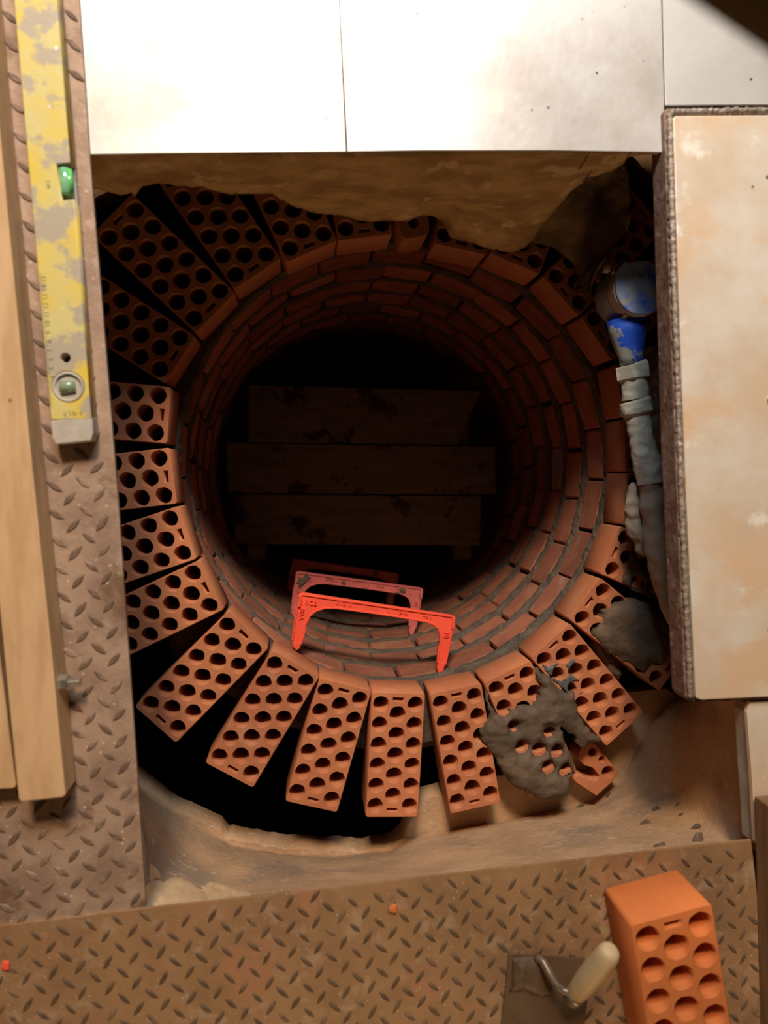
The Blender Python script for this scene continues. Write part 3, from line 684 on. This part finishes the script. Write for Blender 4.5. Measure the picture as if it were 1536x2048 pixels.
for k, s in enumerate(('15', '14', '13', '12', '11', '10', '9', '8', '7', '6', '5', '4')):
    p = W(*lv(.13, .642+k*.0206), zt); items.append((text_mesh(s, .0085, .0001), Matrix.Translation((p.x, p.y, zt+.0001)) @ Matrix.Rotation(ang+PI, 4, 'Z')))
for k in range(60):
    p = W(*lv(.03, .63+k*.0206/4), zt); q = W(*lv(.07 if k % 4 else .09, .63+k*.0206/4), zt)
    d = (q-p).normalized(); n_ = Vector((-d.y, d.x, 0))*.00025
    items.append((prism([(p-n_).xy, (q-n_).xy, (q+n_).xy, (p+n_).xy], zt-.0002, zt+.0002), Matrix()))
p = W(*lv(.55, .955), zt); items.append((text_mesh('c Up c', .009, .0001), Matrix.Translation((p.x, p.y, zt+.0001)) @ Matrix.Rotation(ang+PI/2, 4, 'Z')))
p = W(*lv(.42, .425), zt); items.append((text_mesh('118', .007, .0001), Matrix.Translation((p.x, p.y, zt+.0001)) @ Matrix.Rotation(ang, 4, 'Z')))
tag(child('printed_scale', joined(items), M['ink'], e), kind='stuff')

# ---------------------------------------------------------------- water meter and pipe
zm = -.185
c = W(1284, 575, zm); rl = 56/F*(HC-zm)
e = empty('water_meter', (c.x, c.y, zm-.09)); tag(e, 'dusty blue round water meter with hinged lid beside the right panel', 'water meter')
child('body', lathe(c, [(.02, zm-.09), (.043, zm-.088), (.053, zm-.078), (.0545, zm-.055), (.051, zm-.044), (.049, zm-.036), (.047, zm-.034), (.01, zm-.034)], 40), M['meter'], e, True)
child('register_ring', lathe(c, [(.02, zm-.034), (.0485, zm-.033), (.0485, zm-.008), (.0465, zm-.006), (.01, zm-.006)], 48), M['grey_plastic'], e)
# lid with hinge lug
hd = (W(1238, 531, zm)-c).normalized(); an = math.atan2(hd.y, hd.x)
lo = []
for k in range(48):
    t = -PI+2*PI*k/48; r = rl
    if abs(t) < .36: r = rl*1.12/ max(math.cos(t), .5)
    lo.append((c.x+r*math.cos(t+an), c.y+r*math.sin(t+an)))
me = fill(lo, [], .006, .0015, 2); me.transform(Matrix.Translation((0, 0, zm)))
lid = child('lid', me, M['lid'], e)
tl_ = [(text_mesh('15', .012, .0005), Matrix.Translation((c.x-.008, c.y-.003, zm+.0004)) @ Matrix.Rotation(-.6, 4, 'Z')),
       (text_mesh('M1 N80', .009, .0005), Matrix.Translation((c.x-.010, c.y+.022, zm+.0004)) @ Matrix.Rotation(-.35, 4, 'Z'))]
tag(link('lid_lettering', joined(tl_), M['lid'], parent=lid), kind='stuff')
hp_ = c+hd*rl*1.18; sd = Vector((-hd.y, hd.x, 0))
link('hinge_pin', tube([hp_-sd*.016+Vector((0, 0, -.008)), hp_+sd*.016+Vector((0, 0, -.008))], [.003, .003], 10), M['steel'], parent=lid, smooth=True)
kb = W(1214, 539, zm-.014)
child('knob', lathe(kb, [(.002, zm-.03), (.002, zm-.018), (.0062, zm-.016), (.0062, zm-.010), (.004, zm-.008), (.001, zm-.008)], 12), M['grey_plastic'], e)
s0 = W(1243, 640, zm-.03); s1 = W(1254, 628, zm-.015)
child('seal_tag', tube([s0, s0.lerp(s1, .5), s1], [.003, .0045, .005], 8, .002, 200), M['plaster'], e)
zn = -.235
nk = [(1254, 640, .037), (1256, 668, .032), (1259, 690, .0275), (1262, 715, .0215), (1264, 728, .021)]
child('neck', tube([W(x, y, zn) for x, y, r in nk], [r for x, y, r in nk], 28, .001, 60), M['neck'], e, True)
e = empty('water_pipe', W(1280, 850, zn-.03)); tag(e, 'limescaled pale water pipe with hex nut running down from the meter', 'pipe')
child('hex_nut', tube([W(1264, 728, zn), W(1265, 731, zn), W(1268, 757, zn), W(1268.5, 760, zn)], [.029, .0325, .0325, .029], 6), M['pipe'], e)
def pipe(pp, m_, nm, amp=.002, n=24, sc=70):
    pts = curve_pts([W(x, y, z) for x, y, z, r in pp], 50)
    L = [0]; Q = [W(x, y, z) for x, y, z, r in pp]
    for i in range(len(Q)-1): L.append(L[-1]+(Q[i+1]-Q[i]).length)
    rad = []
    for k in range(50):
        s = L[-1]*k/49; i = 0
        while i < len(L)-2 and L[i+1] < s: i += 1
        f = (s-L[i])/max(1e-9, L[i+1]-L[i]); rad.append(pp[i][3]*(1-f)+pp[i+1][3]*f)
    return child(nm, tube(pts, rad, n, amp, sc), m_, e, True)
pipe([(1268, 758, zn, .0245), (1271, 800, zn, .0245)], M['pipe'], 'pipe_section')
pipe([(1270, 800, zn, .026), (1271, 804, zn, .0285), (1274, 826, zn, .0285), (1275, 832, zn, .024)], M['pipe'], 'collar', .003)
pipe([(1275, 828, zn, .0235), (1282, 870, zn, .022), (1288, 905, zn, .024), (1298, 935, zn, .027), (1303, 966, zn, .026)], M['pipe'], 'pipe_section', .003)
pipe([(1295, 925, zn, .017), (1320, 925, zn, .016), (1350, 922, zn, .016)], M['pipe'], 'side_branch', .003)
pipe([(1303, 966, zn, .0225), (1308, 1000, zn, .024), (1318, 1080, zn, .0285), (1332, 1150, zn, .0275), (1345, 1215, zn, .020), (1352, 1245, zn, .012)], M['wrap'], 'wrapping', .006, 28, 45)
pipe([(1272, 965, zn-.03, .008), (1266, 1010, zn-.03, .016), (1272, 1060, zn-.03, .018), (1290, 1110, zn-.03, .006)], M['wrap'], 'loose_wrapping', .008, 16, 60)
o = link('mortar_lump', blob([(1296, 690), (1330, 680), (1352, 700), (1362, 900), (1350, 915), (1322, 905), (1308, 860), (1306, 800), (1298, 740)], -.30, .055, cell=.004, rise=.02, rough=.02, sc=50, skirt=.04), M['gravel'], smooth=True)
tag(o, 'rough grey mortar between the water pipe and the right panel', 'mortar')

# ---------------------------------------------------------------- loose brick at lower right
zk = zp+.002
me = fill(rect(BW, BL, .006), holes_for(random.Random(99)), BH, .0015); me.materials.append(M['new_brick'])
ztop = zk+BH
a = W(1261, 1850, ztop); b = W(1424, 1806, ztop); mid = (a+b)/2; d = Vector(((b-a).y, -(b-a).x, 0)).normalized()
o = link('perforated_brick', me); o.location = mid; o.rotation_euler = (0, 0, math.atan2(d.y, d.x)-PI/2)
sc = (b-a).length/BW; o.scale = (sc, sc, 1)
tag(o, 'bright orange perforated brick lying alone on the checker plate at lower right', 'brick')

# ---------------------------------------------------------------- trowel
zt_ = zp+.002
e = empty('trowel', W(1100, 1980, zt_)); tag(e, 'muddy square trowel with pale wooden handle on the checker plate', 'trowel')
child('blade', pxprism([(1018, 1909), (1170, 1917), (1176, 1990), (1168, 2060), (1150, 2250), (992, 2250), (1003, 2048)], zt_, zt_+.0025, .0006), M['trowel'], e)
child('mud', blob([(1022, 1914), (1075, 1912), (1100, 1935), (1098, 1960), (1110, 1985), (1080, 1992), (1050, 1980), (1018, 1985)], zt_+.0025, .010, rise=.015, rough=.004, skirt=.001), M['trowel'], e, True)
tg = [W(1074, 1915, zt_+.006), W(1085, 1922, zt_+.016), W(1100, 1948, zt_+.028), W(1112, 1968, zt_+.036), W(1128, 1982, zt_+.042), W(1140, 1984, zt_+.046)]
child('tang', tube(curve_pts(tg, 16), [.0065]*12+[.0055, .005, .005, .005], 12, .001), M['steel'], e, True)
h0 = W(1150, 1990, zt_+.045); h1 = W(1224, 1899, zt_+.105)
child('ferrule', tube([h0-(h1-h0)*.10, h0, h0+(h1-h0)*.06], [.0125, .0145, .0145], 20), M['steel'], e, True)
child('handle', tube([h0+(h1-h0)*f for f in (.02, .06, .2, .4, .6, .8, .9, .96, .99, 1.0)], [.0125, .014, .0155, .0168, .017, .0165, .0155, .0135, .010, .004], 28), M['handle'], e, True)

# ---------------------------------------------------------------- debris
heap('plaster_lump', [(286, 1835), (288, 1778), (300, 1762), (330, 1758), (352, 1752), (372, 1756), (395, 1775), (430, 1800), (450, 1850)], ZF, .035, M['plaster'], 'pale plaster lump in the corner between the two checker plates', 'plaster', rise=.05, rough=.006, skirt=.001, on_bank=True)
heap('plaster_lump', [(288, 1750), (284, 1716), (298, 1716), (310, 1732), (324, 1750), (322, 1760), (300, 1764)], ZF, .018, M['plaster'], 'small grey lump beside the left plate, just above the pale plaster', 'plaster', rise=.02, rough=.006, skirt=.001, on_bank=True)
heap('plaster_rubble', [(398, 1772), (425, 1762), (455, 1768), (478, 1780), (500, 1784), (520, 1800), (480, 1830), (430, 1830), (410, 1790)], ZF, .012, M['plaster'], 'crumbly pale rubble along the bottom plate, right of the plaster lump', 'rubble', rise=.01, rough=.010, skirt=.001, sc=90, on_bank=True)
def chip(px, py, z, r, m_, nm, lab, cat, grp, seed):
    bm = bmesh.new(); bmesh.ops.create_icosphere(bm, subdivisions=2, radius=r)
    for v_ in bm.verts: v_.co *= 1+.9*nz(v_.co.x+seed, v_.co.y, v_.co.z, .9/r); v_.co.z *= .35
    me = me_from(bm); mz = min(v_.co.z for v_ in me.vertices)
    o = link(nm, me, m_); o.location = W(px, py, z); o.location.z = z-mz; o.rotation_euler = (0, 0, seed); tag(o, lab, cat, grp)
chip(787, 1815, zp, .007, M['new_brick'], 'brick_chip', 'orange brick chip on the bottom plate below the black pit', 'chip', None, 1)
chip(12, 1930, zp, .006, M['step'], 'brick_chip', 'red brick chip on the bottom plate at the left edge', 'chip', None, 2)
for k, (x, y, r) in enumerate(((1160, 1613, .010), (1217, 1590, .007), (1291, 1646, .009), (1392, 1655, .011), (1396, 1680, .013), (1318, 1690, .012), (1361, 1630, .005), (1355, 1610, .004), (1312, 1618, .008))):
    labs = ('dark mortar crumb on the concrete under the broken brick', 'dark mortar crumb just right below the broken brick', 'dark mortar crumb in the middle of the concrete at lower right', 'dark mortar crumb near the right timber, upper of a pair', 'largest mortar crumb near the right timber, lower of a pair', 'mortar crumb touching the edge of the bottom plate', 'tiny mortar crumb on concrete, lower of two specks', 'tiny mortar crumb on concrete, upper of two specks', 'greyish mortar crumb on the concrete left of the two specks')
    chip(x, y, floor_z(x, y)-.001, r, M['wet_mortar'], 'mortar_crumb', labs[k], 'crumb', 'mortar crumbs on the concrete', k+3.3)

# ---------------------------------------------------------------- unidentified blurred brown object close to the lens, shaped as a bar, upper right
a = W(1390, -32, .76); b = W(1570, 86, .76); d = (b-a).normalized(); n_ = Vector((-d.y, d.x, 0))
if n_.y < 0: n_ = -n_
cpt = a+n_*.021
o = link('near_lens_object', tube([cpt-d*.035, cpt-d*.028, cpt-d*.015, cpt+d*.05, cpt+d*.5], [.008, .015, .020, .021, .021], 24), M['brown'], smooth=True)
tag(o, 'out of focus brown rounded object in the upper right corner, close to the lens', 'object')
